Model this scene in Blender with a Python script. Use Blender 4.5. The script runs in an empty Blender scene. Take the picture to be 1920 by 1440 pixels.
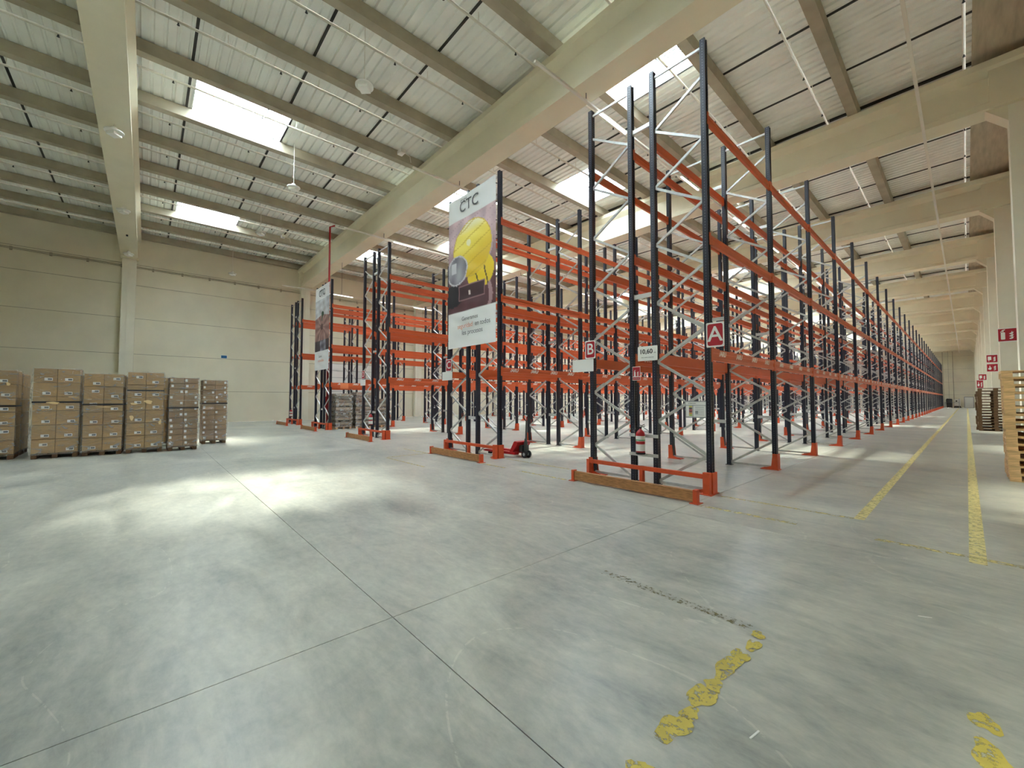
import bpy, math, random
from mathutils import Vector, Matrix

RND = random.Random(11)
SC = bpy.context.scene
COL = SC.collection
pi = math.pi

# ------------------------------------------------------------------ camera
YAW, PITCH = math.radians(48.1), math.radians(2.13)
cd = bpy.data.cameras.new('camera')
cd.sensor_width = 36.0
cd.lens = 764.8 * 36.0 / 1920.0
cd.clip_start, cd.clip_end = 0.05, 400.0
cam = bpy.data.objects.new('camera', cd)
COL.objects.link(cam)
F = Vector((-math.sin(YAW) * math.cos(PITCH), math.cos(YAW) * math.cos(PITCH), math.sin(PITCH)))
RT = Vector((math.cos(YAW), math.sin(YAW), 0))
UP = RT.cross(F)
cam.matrix_world = Matrix(((RT.x, UP.x, -F.x, 0), (RT.y, UP.y, -F.y, 0), (RT.z, UP.z, -F.z, 1.6), (0, 0, 0, 1)))
SC.camera = cam

# ------------------------------------------------------------------ sky, sun, exposure
W = bpy.data.worlds.new('sky')
SC.world = W
W.use_nodes = True
bg = W.node_tree.nodes['Background']
bg.inputs[0].default_value = (0.90, 0.955, 1.0, 1)
bg.inputs[1].default_value = 23.0

sun = bpy.data.lights.new('sun', 'SUN')
sun.energy = 12.5
sun.angle = math.radians(12)
sun.color = (1.0, 0.92, 0.74)
sun_o = bpy.data.objects.new('sun', sun)
COL.objects.link(sun_o)
sun_o.rotation_euler = Vector((8.7, -0.7, -12.0)).to_track_quat('-Z', 'Y').to_euler()
sun_o.location = (-20, 0, 30)

SC.view_settings.view_transform = 'Standard'
SC.view_settings.look = 'None'
SC.view_settings.gamma = 1.0
SC.view_settings.use_curve_mapping = False
SC.view_settings.exposure = 1.37
SC.cycles.max_bounces = 14
SC.cycles.diffuse_bounces = 9

# ------------------------------------------------------------------ layout numbers
GIRD = [-10.75, -0.95, 9.05, 18.85, 28.55] + [28.55 + 9.8 * i for i in range(1, 9)]   # girder centre lines (Y)
YEND = 112.0          # end wall
YBACK = -12.0         # wall behind the camera
XL, XR = -34.45, 2.6  # side walls
PX = [-2.42 - 2.67 * j for j in range(12)]    # purlins (X)
ZD = 12.02            # underside of the roof sheets
XEDGE = 0.38          # start of the concrete edge slab


def xbay(j):
    return PX[j] - 0.15, PX[j + 1] + 0.15     # right, left side of the free strip between two purlins


SKY = []              # skylights: (purlin bay, y0, y1)
for j in (3,):
    SKY.append((j, -9.0, -6.2))  # unseen skylight out of frame, added for its light
for j in (1, 5, 9):
    SKY.append((j, 0.97, 3.78))
for j in (1, 5, 9):
    SKY.append((j, 9.75, 12.45))
for j in (3, 7):
    SKY.append((j, 14.6, 17.4))
for j in (1, 5, 7, 9):
    SKY.append((j, 19.9, 22.4))
g = 28.55
k = 0
while g < 105:  # far bays get extra skylights, added to brighten the far aisle
    for j in (1, 5, 9):
        SKY.append((j, g + 1.9, g + 4.7))
    for j in ((3, 7) if k % 2 == 0 else (7,)):
        SKY.append((j, g + 5.0, g + 7.8))
    g += 9.8
    k += 1

for (j, y0, y1) in SKY:           # portals guide the sky's light through the roof openings
    if y0 > 90:
        continue
    xr, xl = xbay(j)
    L = bpy.data.lights.new('skylight_portal', 'AREA')
    L.shape = 'RECTANGLE'
    L.size, L.size_y = xr - xl, y1 - y0
    L.cycles.is_portal = True
    o = bpy.data.objects.new('skylight_portal', L)
    COL.objects.link(o)
    o.location = ((xr + xl) / 2, (y0 + y1) / 2, ZD + 0.5)


# ------------------------------------------------------------------ materials
def lin(c):
    return tuple((x / 255 / 12.92) if x / 255 <= 0.04045 else ((x / 255 + 0.055) / 1.055) ** 2.4 for x in c)


MATS = {}


def mat(name, rgb, rough=0.6, metal=0.0, spec=0.5, var=0.0, scale=6.0, bump=0.0, bscale=40.0, vec=None, emit=None, stretch=None):
    """plain procedural material: base colour (sRGB 0-255), noise mottling, noise bump"""
    if name in MATS:
        return MATS[name]
    m = bpy.data.materials.new(name)
    m.use_nodes = True
    nt = m.node_tree
    b = nt.nodes['Principled BSDF']
    c = lin(rgb)
    b.inputs['Base Color'].default_value = (*c, 1)
    b.inputs['Roughness'].default_value = rough
    b.inputs['Metallic'].default_value = metal
    b.inputs['Specular IOR Level'].default_value = spec
    if var or bump:
        tc = nt.nodes.new('ShaderNodeNewGeometry' if vec == 'world' else 'ShaderNodeTexCoord')
        src = tc.outputs['Position'] if vec == 'world' else tc.outputs['Object']
        if stretch:
            mp = nt.nodes.new('ShaderNodeMapping')
            mp.inputs['Scale'].default_value = stretch
            nt.links.new(src, mp.inputs[0])
            src = mp.outputs[0]
    if var:
        n = nt.nodes.new('ShaderNodeTexNoise')
        n.inputs['Scale'].default_value = scale
        n.inputs['Detail'].default_value = 4
        nt.links.new(src, n.inputs['Vector'])
        r = nt.nodes.new('ShaderNodeMapRange')
        r.inputs['From Min'].default_value = 0.3
        r.inputs['From Max'].default_value = 0.7
        r.inputs['To Min'].default_value = 1 - var
        r.inputs['To Max'].default_value = 1 + var
        nt.links.new(n.outputs['Fac'], r.inputs['Value'])
        mx = nt.nodes.new('ShaderNodeVectorMath')
        mx.operation = 'SCALE'
        mx.inputs[0].default_value = c
        nt.links.new(r.outputs[0], mx.inputs['Scale'])
        nt.links.new(mx.outputs[0], b.inputs['Base Color'])
    if bump:
        n2 = nt.nodes.new('ShaderNodeTexNoise')
        n2.inputs['Scale'].default_value = bscale
        nt.links.new(src, n2.inputs['Vector'])
        bp = nt.nodes.new('ShaderNodeBump')
        bp.inputs['Strength'].default_value = bump
        bp.inputs['Distance'].default_value = 0.02
        nt.links.new(n2.outputs['Fac'], bp.inputs['Height'])
        nt.links.new(bp.outputs[0], b.inputs['Normal'])
    if emit:
        b.inputs['Emission Color'].default_value = (1, 0.98, 0.93, 1)
        b.inputs['Emission Strength'].default_value = emit
    MATS[name] = m
    return m


def vary(m, amt):
    nt = m.node_tree
    b = nt.nodes['Principled BSDF']
    src = b.inputs['Base Color'].links[0].from_socket
    oi = nt.nodes.new('ShaderNodeObjectInfo')
    r = nt.nodes.new('ShaderNodeMapRange')
    r.inputs['To Min'].default_value = 1 - amt
    r.inputs['To Max'].default_value = 1 + amt
    nt.links.new(oi.outputs['Random'], r.inputs['Value'])
    v = nt.nodes.new('ShaderNodeVectorMath')
    v.operation = 'SCALE'
    nt.links.new(src, v.inputs[0])
    nt.links.new(r.outputs[0], v.inputs['Scale'])
    nt.links.new(v.outputs[0], b.inputs['Base Color'])


M_wall = mat('wall_paint', (222, 216, 194), 0.85, var=0.06, scale=0.6, vec='world')
M_joint = mat('joint_dark', (95, 90, 78), 0.9)
M_col = mat('column_paint', (228, 224, 206), 0.8, var=0.04, scale=1.2, vec='world')
M_girder = mat('girder_paint', (226, 219, 194), 0.75, var=0.05, scale=0.8, vec='world')
M_purlin = mat('purlin_concrete', (170, 162, 142), 0.85, var=0.12, scale=1.6, vec='world')
M_sheet = mat('roof_sheet_metal', (238, 240, 234), 0.6, var=0.05, scale=1.0, vec='world')
M_seam = mat('roof_seam_dark', (52, 52, 50), 0.7)
M_slab = mat('edge_slab_concrete', (184, 172, 150), 0.9, var=0.16, scale=2.0, vec='world', stretch=(4, .5, 1))
M_white = mat('white_enamel', (232, 232, 226), 0.45)
M_frame = mat('skylight_frame_white', (228, 230, 228), 0.5)
M_pipe = mat('pipe_white', (222, 218, 206), 0.5)
M_galv = mat('galvanised_steel', (190, 191, 188), 0.38, metal=0.55, var=0.12, scale=9)
M_spacer = mat('spacer_zinc', (205, 206, 204), 0.35, metal=0.4)
M_orange = mat('orange_steel', (205, 92, 48), 0.42, var=0.05, scale=3)
M_orange2 = mat('orange_guard', (206, 80, 40), 0.5, var=0.12, scale=9)
M_wood = mat('pallet_wood', (218, 182, 134), 0.8, var=0.28, scale=5, stretch=(1, 6, 6), bump=.2)
M_wood2 = mat('weathered_wood', (104, 80, 56), 0.85, var=0.3, scale=6, stretch=(1, 6, 6), bump=.2)
M_board = mat('bumper_timber', (168, 118, 72), 0.7, var=0.35, scale=7, stretch=(1.2, 8, 8), bump=.2)
M_card = mat('cardboard', (166, 130, 80), 0.8, var=0.16, scale=3)
M_card2 = mat('cardboard_dark', (146, 112, 74), 0.8, var=0.18, scale=3)
vary(M_card, .13)
vary(M_card2, .16)
vary(M_wood, .12)
M_label = mat('paper_label', (232, 232, 228), 0.6)
M_ink = mat('print_black', (38, 38, 42), 0.7)
M_strap = mat('black_strap', (30, 28, 30), 0.5)
M_red = mat('red_enamel', (176, 26, 34), 0.32)
M_sign = mat('sign_red', (172, 24, 42), 0.45)
M_blue = mat('sign_blue', (28, 96, 150), 0.5)
M_black = mat('black_rubber', (26, 26, 28), 0.6)
M_dark = mat('dark_grey_plastic', (52, 54, 56), 0.5)
M_grey = mat('grey_paint', (150, 154, 156), 0.6)
M_lamp = mat('lamp_glass', (245, 245, 240), 0.3)
M_tube = mat('led_tube', (250, 250, 246), 0.3, emit=1.6)
M_goods = mat('wrapped_goods', (150, 136, 116), 0.75, var=0.3, scale=7)
M_goods2 = mat('wrapped_goods_dark', (104, 92, 78), 0.8, var=0.3, scale=7)


def mat_navy():
    m = mat('navy_upright', (18, 21, 40), 0.36)
    nt = m.node_tree
    b = nt.nodes['Principled BSDF']
    tc = nt.nodes.new('ShaderNodeTexCoord')
    sp = nt.nodes.new('ShaderNodeSeparateXYZ')
    nt.links.new(tc.outputs['Object'], sp.inputs[0])

    def mth(op, a, bb=None):
        n = nt.nodes.new('ShaderNodeMath')
        n.operation = op
        for i, v in enumerate((a, bb)):
            if v is None:
                continue
            if isinstance(v, (int, float)):
                n.inputs[i].default_value = v
            else:
                nt.links.new(v, n.inputs[i])
        return n.outputs[0]
    fz = mth('FRACT', mth('MULTIPLY', sp.outputs[2], 20.0))
    hz = mth('LESS_THAN', mth('ABSOLUTE', mth('SUBTRACT', fz, 0.5)), 0.26)
    hy = mth('LESS_THAN', mth('ABSOLUTE', mth('SUBTRACT', mth('ABSOLUTE', sp.outputs[1]), 0.03)), 0.007)
    hx = mth('LESS_THAN', mth('ABSOLUTE', sp.outputs[0]), 0.006)
    hole = mth('MULTIPLY', hz, mth('MAXIMUM', hy, hx))
    mx = nt.nodes.new('ShaderNodeMix')
    mx.data_type = 'RGBA'
    nt.links.new(hole, mx.inputs['Factor'])
    mx.inputs['A'].default_value = (*lin((18, 21, 40)), 1)
    mx.inputs['B'].default_value = (*lin((84, 88, 98)), 1)  # paler dots paint in the light seen through the holes
    nt.links.new(mx.outputs['Result'], b.inputs['Base Color'])
    return m


M_navy = mat_navy()


def mat_floor():
    m = bpy.data.materials.new('polished_concrete')
    m.use_nodes = True
    nt = m.node_tree
    b = nt.nodes['Principled BSDF']
    ge = nt.nodes.new('ShaderNodeNewGeometry')

    def noise(scale, detail, stretch=None, dist=0.0):
        n = nt.nodes.new('ShaderNodeTexNoise')
        n.inputs['Scale'].default_value = scale
        n.inputs['Detail'].default_value = detail
        n.inputs['Distortion'].default_value = dist
        if stretch:
            mp = nt.nodes.new('ShaderNodeMapping')
            mp.inputs['Scale'].default_value = stretch
            nt.links.new(ge.outputs['Position'], mp.inputs[0])
            nt.links.new(mp.outputs[0], n.inputs['Vector'])
        else:
            nt.links.new(ge.outputs['Position'], n.inputs['Vector'])
        return n.outputs['Fac']
    a = noise(0.45, 12, None, 0.6)
    s = noise(0.9, 12, (0.7, 2.0, 1), 0.9)
    f = noise(9.0, 10, (0.8, 1.5, 1), 0.3)
    for nd in nt.nodes:
        if nd.bl_idname == 'ShaderNodeTexNoise':
            nd.inputs['Roughness'].default_value = 0.68

    def math_(op, p, q):
        n = nt.nodes.new('ShaderNodeMath')
        n.operation = op
        for i, v in enumerate((p, q)):
            if isinstance(v, (int, float)):
                n.inputs[i].default_value = v
            else:
                nt.links.new(v, n.inputs[i])
        return n.outputs[0]
    mixed = math_('ADD', math_('ADD', math_('MULTIPLY', a, 0.4), math_('MULTIPLY', s, 0.4)), math_('MULTIPLY', f, 0.2))
    # faint pale scuff lines left by tyres
    t1 = noise(0.30, 1, (1.0, 1.6, 1), 0.4)
    line = math_('LESS_THAN', math_('ABSOLUTE', math_('SUBTRACT', t1, 0.47), 0.0), 0.0016)
    brk = math_('MULTIPLY', line, math_('GREATER_THAN', f, 0.5))
    mixed = math_('ADD', mixed, math_('MULTIPLY', brk, 0.05))
    mr = nt.nodes.new('ShaderNodeMapRange')
    mr.inputs['From Min'].default_value = 0.38
    mr.inputs['From Max'].default_value = 0.62
    nt.links.new(mixed, mr.inputs['Value'])
    mxc = nt.nodes.new('ShaderNodeMix')
    mxc.data_type = 'RGBA'
    mxc.inputs['A'].default_value = (*lin((124, 129, 124)), 1)
    mxc.inputs['B'].default_value = (*lin((199, 197, 183)), 1)
    nt.links.new(mr.outputs[0], mxc.inputs['Factor'])
    nt.links.new(mxc.outputs['Result'], b.inputs['Base Color'])
    rr = nt.nodes.new('ShaderNodeMapRange')
    rr.inputs['From Min'].default_value = 0.42; rr.inputs['From Max'].default_value = 0.6
    rr.inputs['To Min'].default_value = 0.285; rr.inputs['To Max'].default_value = 0.37
    nt.links.new(s, rr.inputs['Value'])
    nt.links.new(rr.outputs[0], b.inputs['Roughness'])
    b.inputs['Specular IOR Level'].default_value = 0.55
    return m


M_floor = mat_floor()


def mat_alpha(name, rgb, thr0, thr1, scale, rough=0.6):
    """worn floor paint: noise decides where the coat is left"""
    m = bpy.data.materials.new(name)
    m.use_nodes = True
    nt = m.node_tree
    b = nt.nodes['Principled BSDF']
    b.inputs['Base Color'].default_value = (*lin(rgb), 1)
    b.inputs['Roughness'].default_value = rough
    ge = nt.nodes.new('ShaderNodeNewGeometry')
    n = nt.nodes.new('ShaderNodeTexNoise')
    n.inputs['Scale'].default_value = scale
    n.inputs['Detail'].default_value = 6
    n.inputs['Roughness'].default_value = 0.7
    nt.links.new(ge.outputs['Position'], n.inputs['Vector'])
    r = nt.nodes.new('ShaderNodeMapRange')
    r.inputs['From Min'].default_value = thr0
    r.inputs['From Max'].default_value = thr1
    nt.links.new(n.outputs['Fac'], r.inputs['Value'])
    nt.links.new(r.outputs[0], b.inputs['Alpha'])
    v = nt.nodes.new('ShaderNodeTexNoise')
    v.inputs['Scale'].default_value = 9
    nt.links.new(ge.outputs['Position'], v.inputs['Vector'])
    mx = nt.nodes.new('ShaderNodeMix')
    mx.data_type = 'RGBA'
    mx.inputs['A'].default_value = (*lin(tuple(int(c * .8) for c in rgb)), 1)
    mx.inputs['B'].default_value = (*lin(rgb), 1)
    nt.links.new(v.outputs['Fac'], mx.inputs['Factor'])
    nt.links.new(mx.outputs['Result'], b.inputs['Base Color'])
    return m


M_yellow = mat_alpha('yellow_paint', (236, 220, 148), 0.34, 0.50, 16)
M_yellow_worn = mat_alpha('yellow_paint_worn', (232, 216, 142), 0.42, 0.58, 13)
M_yellow_flake = mat_alpha('yellow_paint_flaking', (212, 192, 88), 0.40, 0.47, 22)
M_ghost = mat_alpha('dirty_paint_ghost', (128, 120, 74), 0.52, 0.60, 26)


def mat_film(name, amount, tint=(235, 238, 240)):
    m = bpy.data.materials.new(name)
    m.use_nodes = True
    nt = m.node_tree
    for n in list(nt.nodes):
        nt.nodes.remove(n)
    out = nt.nodes.new('ShaderNodeOutputMaterial')
    tr = nt.nodes.new('ShaderNodeBsdfTransparent')
    gl = nt.nodes.new('ShaderNodeBsdfGlossy')
    gl.inputs['Color'].default_value = (*lin(tint), 1)
    gl.inputs['Roughness'].default_value = 0.28
    mx = nt.nodes.new('ShaderNodeMixShader')
    tc = nt.nodes.new('ShaderNodeTexCoord')
    mp = nt.nodes.new('ShaderNodeMapping')
    mp.inputs['Scale'].default_value = (1.0, 1.0, 2.2)
    nt.links.new(tc.outputs['Object'], mp.inputs[0])
    n = nt.nodes.new('ShaderNodeTexNoise')
    n.inputs['Scale'].default_value = 2.2
    n.inputs['Detail'].default_value = 2
    n.inputs['Distortion'].default_value = 2.5
    nt.links.new(mp.outputs[0], n.inputs['Vector'])
    bp = nt.nodes.new('ShaderNodeBump')
    bp.inputs['Strength'].default_value = 0.6
    bp.inputs['Distance'].default_value = 0.08
    nt.links.new(n.outputs['Fac'], bp.inputs['Height'])
    nt.links.new(bp.outputs[0], gl.inputs['Normal'])
    r = nt.nodes.new('ShaderNodeMapRange')
    r.inputs['From Min'].default_value = 0.45
    r.inputs['From Max'].default_value = 0.72
    r.inputs['To Min'].default_value = amount * 0.35
    r.inputs['To Max'].default_value = amount
    nt.links.new(n.outputs['Fac'], r.inputs['Value'])
    nt.links.new(r.outputs[0], mx.inputs[0])
    nt.links.new(tr.outputs[0], mx.inputs[1])
    nt.links.new(gl.outputs[0], mx.inputs[2])
    nt.links.new(mx.outputs[0], out.inputs[0])
    return m


M_film = mat_film('stretch_film', 0.34)
M_film2 = mat_film('stretch_film_thick', 0.45)


def mat_pane():
    m = bpy.data.materials.new('skylight_pane')
    m.use_nodes = True
    nt = m.node_tree
    for n in list(nt.nodes):
        nt.nodes.remove(n)
    out = nt.nodes.new('ShaderNodeOutputMaterial')
    tr = nt.nodes.new('ShaderNodeBsdfTransparent')
    tr.inputs[0].default_value = (0.90, 0.95, 0.98, 1)
    gl = nt.nodes.new('ShaderNodeBsdfGlossy')
    gl.inputs['Roughness'].default_value = 0.05
    mx = nt.nodes.new('ShaderNodeMixShader')
    mx.inputs[0].default_value = 0.06
    nt.links.new(tr.outputs[0], mx.inputs[1])
    nt.links.new(gl.outputs[0], mx.inputs[2])
    nt.links.new(mx.outputs[0], out.inputs[0])
    return m


M_pane = mat_pane()


def mat_attr(name, rough=0.6):
    m = bpy.data.materials.new(name)
    m.use_nodes = True
    nt = m.node_tree
    b = nt.nodes['Principled BSDF']
    a = nt.nodes.new('ShaderNodeAttribute')
    a.attribute_name = 'print'
    nt.links.new(a.outputs['Color'], b.inputs['Base Color'])
    b.inputs['Roughness'].default_value = rough
    return m


M_print = mat_attr('banner_print')


# ------------------------------------------------------------------ mesh helpers
class MB:
    def __init__(s):
        s.v, s.f = [], []

    def box(s, x0, x1, y0, y1, z0, z1):
        n = len(s.v)
        s.v += [(x0, y0, z0), (x1, y0, z0), (x1, y1, z0), (x0, y1, z0), (x0, y0, z1), (x1, y0, z1), (x1, y1, z1), (x0, y1, z1)]
        s.f += [tuple(n + i for i in q) for q in ((3, 2, 1, 0), (4, 5, 6, 7), (0, 1, 5, 4), (1, 2, 6, 5), (2, 3, 7, 6), (3, 0, 4, 7))]
        return s

    def bar(s, a, b, w, t, side=(0, 1, 0)):
        """rectangular bar from a to b; w across 'side', t across the third axis"""
        a, b = Vector(a), Vector(b)
        d = (b - a).normalized()
        u = Vector(side)
        u = (u - d * u.dot(d)).normalized()
        n3 = d.cross(u)
        n = len(s.v)
        for p in (a, b):
            for su, sn in ((-1, -1), (1, -1), (1, 1), (-1, 1)):
                s.v.append(tuple(p + u * su * w / 2 + n3 * sn * t / 2))
        s.f += [tuple(n + i for i in q) for q in ((3, 2, 1, 0), (4, 5, 6, 7), (0, 1, 5, 4), (1, 2, 6, 5), (2, 3, 7, 6), (3, 0, 4, 7))]
        return s

    def prism(s, poly, axis, a, b):
        """poly: list of 2-D points in the other two axes (order x,y,z without 'axis')"""
        n, m = len(s.v), len(poly)
        for t in (a, b):
            for p in poly:
                s.v.append((t, p[0], p[1]) if axis == 'x' else (p[0], t, p[1]) if axis == 'y' else (p[0], p[1], t))
        s.f.append(tuple(n + i for i in range(m)))
        s.f.append(tuple(n + m + i for i in reversed(range(m))))
        for i in range(m):
            j = (i + 1) % m
            s.f.append((n + j, n + i, n + m + i, n + m + j))
        return s

    def tube(s, pts, r, n=8, cap=True):
        pts = [Vector(p) for p in pts]
        rings = []
        for i, p in enumerate(pts):
            d = (pts[min(i + 1, len(pts) - 1)] - pts[max(i - 1, 0)]).normalized()
            u = d.orthogonal().normalized() if i == 0 else (u - d * u.dot(d)).normalized()
            w = d.cross(u)
            rr = r[i] if isinstance(r, (list, tuple)) else r
            st = len(s.v)
            for k in range(n):
                a = 2 * pi * k / n
                s.v.append(tuple(p + (u * math.cos(a) + w * math.sin(a)) * rr))
            rings.append(st)
        for a, b in zip(rings, rings[1:]):
            for k in range(n):
                s.f.append((a + k, a + (k + 1) % n, b + (k + 1) % n, b + k))
        if cap:
            s.f.append(tuple(rings[0] + k for k in reversed(range(n))))
            s.f.append(tuple(rings[-1] + k for k in range(n)))
        return s

    def lathe(s, prof, c=(0, 0), n=20):
        """prof: (r, z) from bottom to top"""
        st = len(s.v)
        for r, z in prof:
            for k in range(n):
                a = 2 * pi * k / n
                s.v.append((c[0] + r * math.cos(a), c[1] + r * math.sin(a), z))
        for i in range(len(prof) - 1):
            for k in range(n):
                a, b = st + i * n, st + (i + 1) * n
                s.f.append((a + k, a + (k + 1) % n, b + (k + 1) % n, b + k))
        s.f.append(tuple(st + k for k in reversed(range(n))))
        s.f.append(tuple(st + (len(prof) - 1) * n + k for k in range(n)))
        return s

    def mesh(s, name, m=None, smooth=False):
        me = bpy.data.meshes.new(name)
        me.from_pydata(s.v, [], s.f)
        if m:
            me.materials.append(m)
        if smooth:
            me.polygons.foreach_set('use_smooth', [len(p.vertices) == 4 for p in me.polygons])
        me.update()
        return me

    def build(s, name, m, parent=None, loc=(0, 0, 0), rot=None, smooth=False):
        return put(name, s.mesh(name, m, smooth), parent, loc, rot)


def put(name, me, parent=None, loc=(0, 0, 0), rot=None):
    o = bpy.data.objects.new(name, me)
    COL.objects.link(o)
    o.location = loc
    if rot:
        o.rotation_euler = rot
    if parent:
        o.parent = parent
    return o


def tag(o, label=None, cat=None, group=None, kind=None):
    if label:
        o['label'] = label
    if cat:
        o['category'] = cat
    if group:
        o['group'] = group
    if kind:
        o['kind'] = kind
    return o


def empty(name, loc=(0, 0, 0), rot=None):
    o = put(name, None, None, loc, rot)
    o.empty_display_size = 0.2
    return o


def box(name, m, parent, x0, x1, y0, y1, z0, z1):
    """box object whose origin is its own centre"""
    c = ((x0 + x1) / 2, (y0 + y1) / 2, (z0 + z1) / 2)
    dx, dy, dz = (x1 - x0) / 2, (y1 - y0) / 2, (z1 - z0) / 2
    return MB().box(-dx, dx, -dy, dy, -dz, dz).build(name, m, parent, c)


def struct(o):
    o['kind'] = 'structure'
    return o


TXT = {}


def text_mesh(s, size, m, shear=0.0, bold=0.0, align='CENTER', space=1.0):
    key = (s, size, m.name, shear, bold, align, space)
    if key in TXT:
        return TXT[key]
    c = bpy.data.curves.new('lettering', 'FONT')
    c.body = s
    c.size = size
    c.align_x = align
    c.align_y = 'CENTER'
    c.shear = shear
    c.offset = bold
    c.extrude = 0.0008
    c.space_character = space
    c.resolution_u = 3
    o = bpy.data.objects.new('lettering', c)
    COL.objects.link(o)
    bpy.context.view_layer.update()
    me = bpy.data.meshes.new_from_object(o.evaluated_get(bpy.context.evaluated_depsgraph_get()))
    me.materials.clear()
    me.materials.append(m)
    bpy.data.objects.remove(o)
    TXT[key] = me
    return me


FRONT = (pi / 2, 0, 0)          # lettering that faces the camera side (-Y)


# ================================================================== FLOOR
XC = [XL, -23.2, -13.0, -2.86, XR]
YC = [YBACK, -7.15, -2.88, 1.39, 5.65]
while YC[-1] + 4.27 < YEND:
    YC.append(YC[-1] + 4.27)
YC[-1] = YEND
fl = struct(MB().box(XL - .1, XR + .1, YBACK - .1, YEND + .1, -0.12, -0.012).build('floor', mat('joint_black', (30, 29, 26), .95)))
fl['label'] = 'polished grey concrete warehouse floor cut into slabs'
for i in range(len(XC) - 1):
    for j in range(len(YC) - 1):
        gp = 0.003
        box('floor_slab', M_floor, fl, XC[i] + gp, XC[i + 1] - gp, YC[j] + gp, YC[j + 1] - gp, -0.1, 0.0)


# painted floor lines
def paint(label, m, polys, group=None):
    mb = MB()
    for p in polys:
        n = len(mb.v)
        mb.v += [(q[0], q[1], 0.0018 + 0.0003 * len(mb.f)) for q in p]
        mb.f.append(tuple(n + i for i in range(len(p))))
    o = mb.build('floor_marking', m)
    return tag(o, label, 'floor marking', group)


def strip(x0, x1, y0, y1):
    return [(x0, y0), (x1, y0), (x1, y1), (x0, y1)]


paint('long yellow floor line between the rack and the walkway', M_yellow, [strip(-1.06, -0.95, 7.1, 108)])
paint('long yellow floor line running along the stacked pallets', M_yellow, [strip(-0.03, 0.09, 6.05, 108)])
paint('worn yellow cross line from the rack foot to the walkway line', M_yellow_worn, [strip(-2.75, -1.06, 7.06, 7.15)])
paint('worn yellow cross line level with the timber bumpers', M_yellow_worn, [strip(-2.72, -1.5, 6.2, 6.3), strip(-0.75, 1.5, 6.2, 6.3)])
paint('worn yellow line on the floor between the helmet banner and sign B', M_yellow_worn, [strip(-8.2, -7.2, 6.22, 6.31), strip(-6.7, -5.35, 6.2, 6.29), strip(-8.3, -6.1, 7.2, 7.28)])
paint('worn yellow corner mark in front of the helmet banner', M_yellow_worn, [strip(-12.2, -10.6, 6.2, 6.29), strip(-10.75, -10.65, 5.0, 6.2), strip(-10.65, -8.6, 4.9, 4.97)])


def blob(cx, cy, rx, ry, seed, n=22):
    r = random.Random(seed)
    ph = [r.uniform(0, 6.28) for _ in range(4)]
    out = []
    for i in range(n):
        a = 2 * pi * i / n
        q = 1 + .16 * math.sin(2 * a + ph[0]) + .14 * math.sin(3 * a + ph[1]) + .10 * math.sin(5 * a + ph[2]) + r.uniform(-.07, .07)
        out.append((cx + rx * q * math.cos(a), cy + ry * q * math.sin(a)))
    return out


paint('broken flaking yellow line of patches on the open floor', M_yellow_flake,
      [blob(-0.985, 1.62, .05, .07, 1), blob(-1.0, 1.95, .062, .12, 2), blob(-0.985, 2.10, .035, .07, 3), blob(-1.0, 2.27, .06, .11, 4),
       blob(-0.99, 2.40, .05, .06, 5), blob(-1.0, 2.63, .06, .13, 6), blob(-0.99, 2.80, .05, .07, 7), blob(-.97, 2.97, .035, .09, 8), blob(-.99, 3.13, .04, .05, 9)])
paint('dirty ghost of a scraped-off cross line meeting the flaking yellow line', M_ghost,
      [strip(-2.3, -1.05, 3.15, 3.24)] + [blob(-2.08, 3.22, .07, .04, 12)])
paint('round yellow paint blot on the walkway floor, the larger of two', M_yellow_flake, [blob(0.03, 2.84, .065, .12, 10)])
paint('round yellow paint blot on the walkway floor, the smaller of two', M_yellow_flake, [blob(0.015, 3.13, .055, .08, 11)])
for i, (x, y, a) in enumerate(((-0.25, 4.3, .5), (-0.72, 2.2, 1.4))):
    o = MB().box(-.04, .04, -.004, .004, 0, .004).build('paper_scrap', M_label, None, (x, y, 0), (0, 0, a))
    tag(o, ('thin white scrap lying on the floor near the yellow cross line', 'thin white scrap lying beside the flaking yellow line')[i], 'litter')

# ================================================================== WALLS
ZT = 12.4
wl = struct(MB().box(XL - .30, XL - .02, YBACK, YEND, 0, ZT).build('wall_left', M_joint))
wl['label'] = 'beige wall of horizontal concrete panels behind the cartons'
ZJ = [0, 2.12, 4.40, 6.62, 8.70, 10.0, ZT]
YW = [YBACK] + GIRD + [YEND]
for a, b in zip(YW, YW[1:]):
    if b - a < 0.5:
        continue
    for z0, z1 in zip(ZJ, ZJ[1:]):
        dz = .009
        box('wall_panel', M_wall, wl, XL - .06, XL, a + .005, b - .005, z0 + (dz if z0 else 0), z1 - dz)
for gy in GIRD[1:]:
    c = MB()
    c.box(XL, XL + .40, gy - .32, gy - .06, 0, 10.2)
    c.box(XL, XL + .40, gy - .05, gy + .32, 0, 10.2)
    c.box(XL, XL + .36, gy - .1, gy, 0, 10.2)
    c.build('column', M_col, wl)
wr = struct(box('wall_right', M_wall, None, XR, XR + .25, YBACK, YEND, 0, ZT))
wr['label'] = 'beige side wall behind the walkway columns'
for gy in GIRD:
    c = MB().box(1.04, 1.55, gy - .30, gy + .30, 0, 10.2).build('column', M_col, wr, tuple(-q for q in wr.location))
    cb = MB().prism([(.60, 10.24), (1.04, 10.24), (1.04, 9.75)], 'y', -.28, .28)
    cb.build('corbel', M_girder, wr, (-wr.location.x, gy - wr.location.y, -wr.location.z))
    MB().box(1.55, XR, gy - .12, gy + .12, 9.3, 10.2).build('column_tie', M_col, wr, tuple(-q for q in wr.location))
we = struct(MB().box(XL, XR, YEND + .08, YEND + .3, 0, ZT).build('wall_far', M_joint))
we['label'] = 'beige end wall at the far end of the rack aisle'
x = XR
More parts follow.
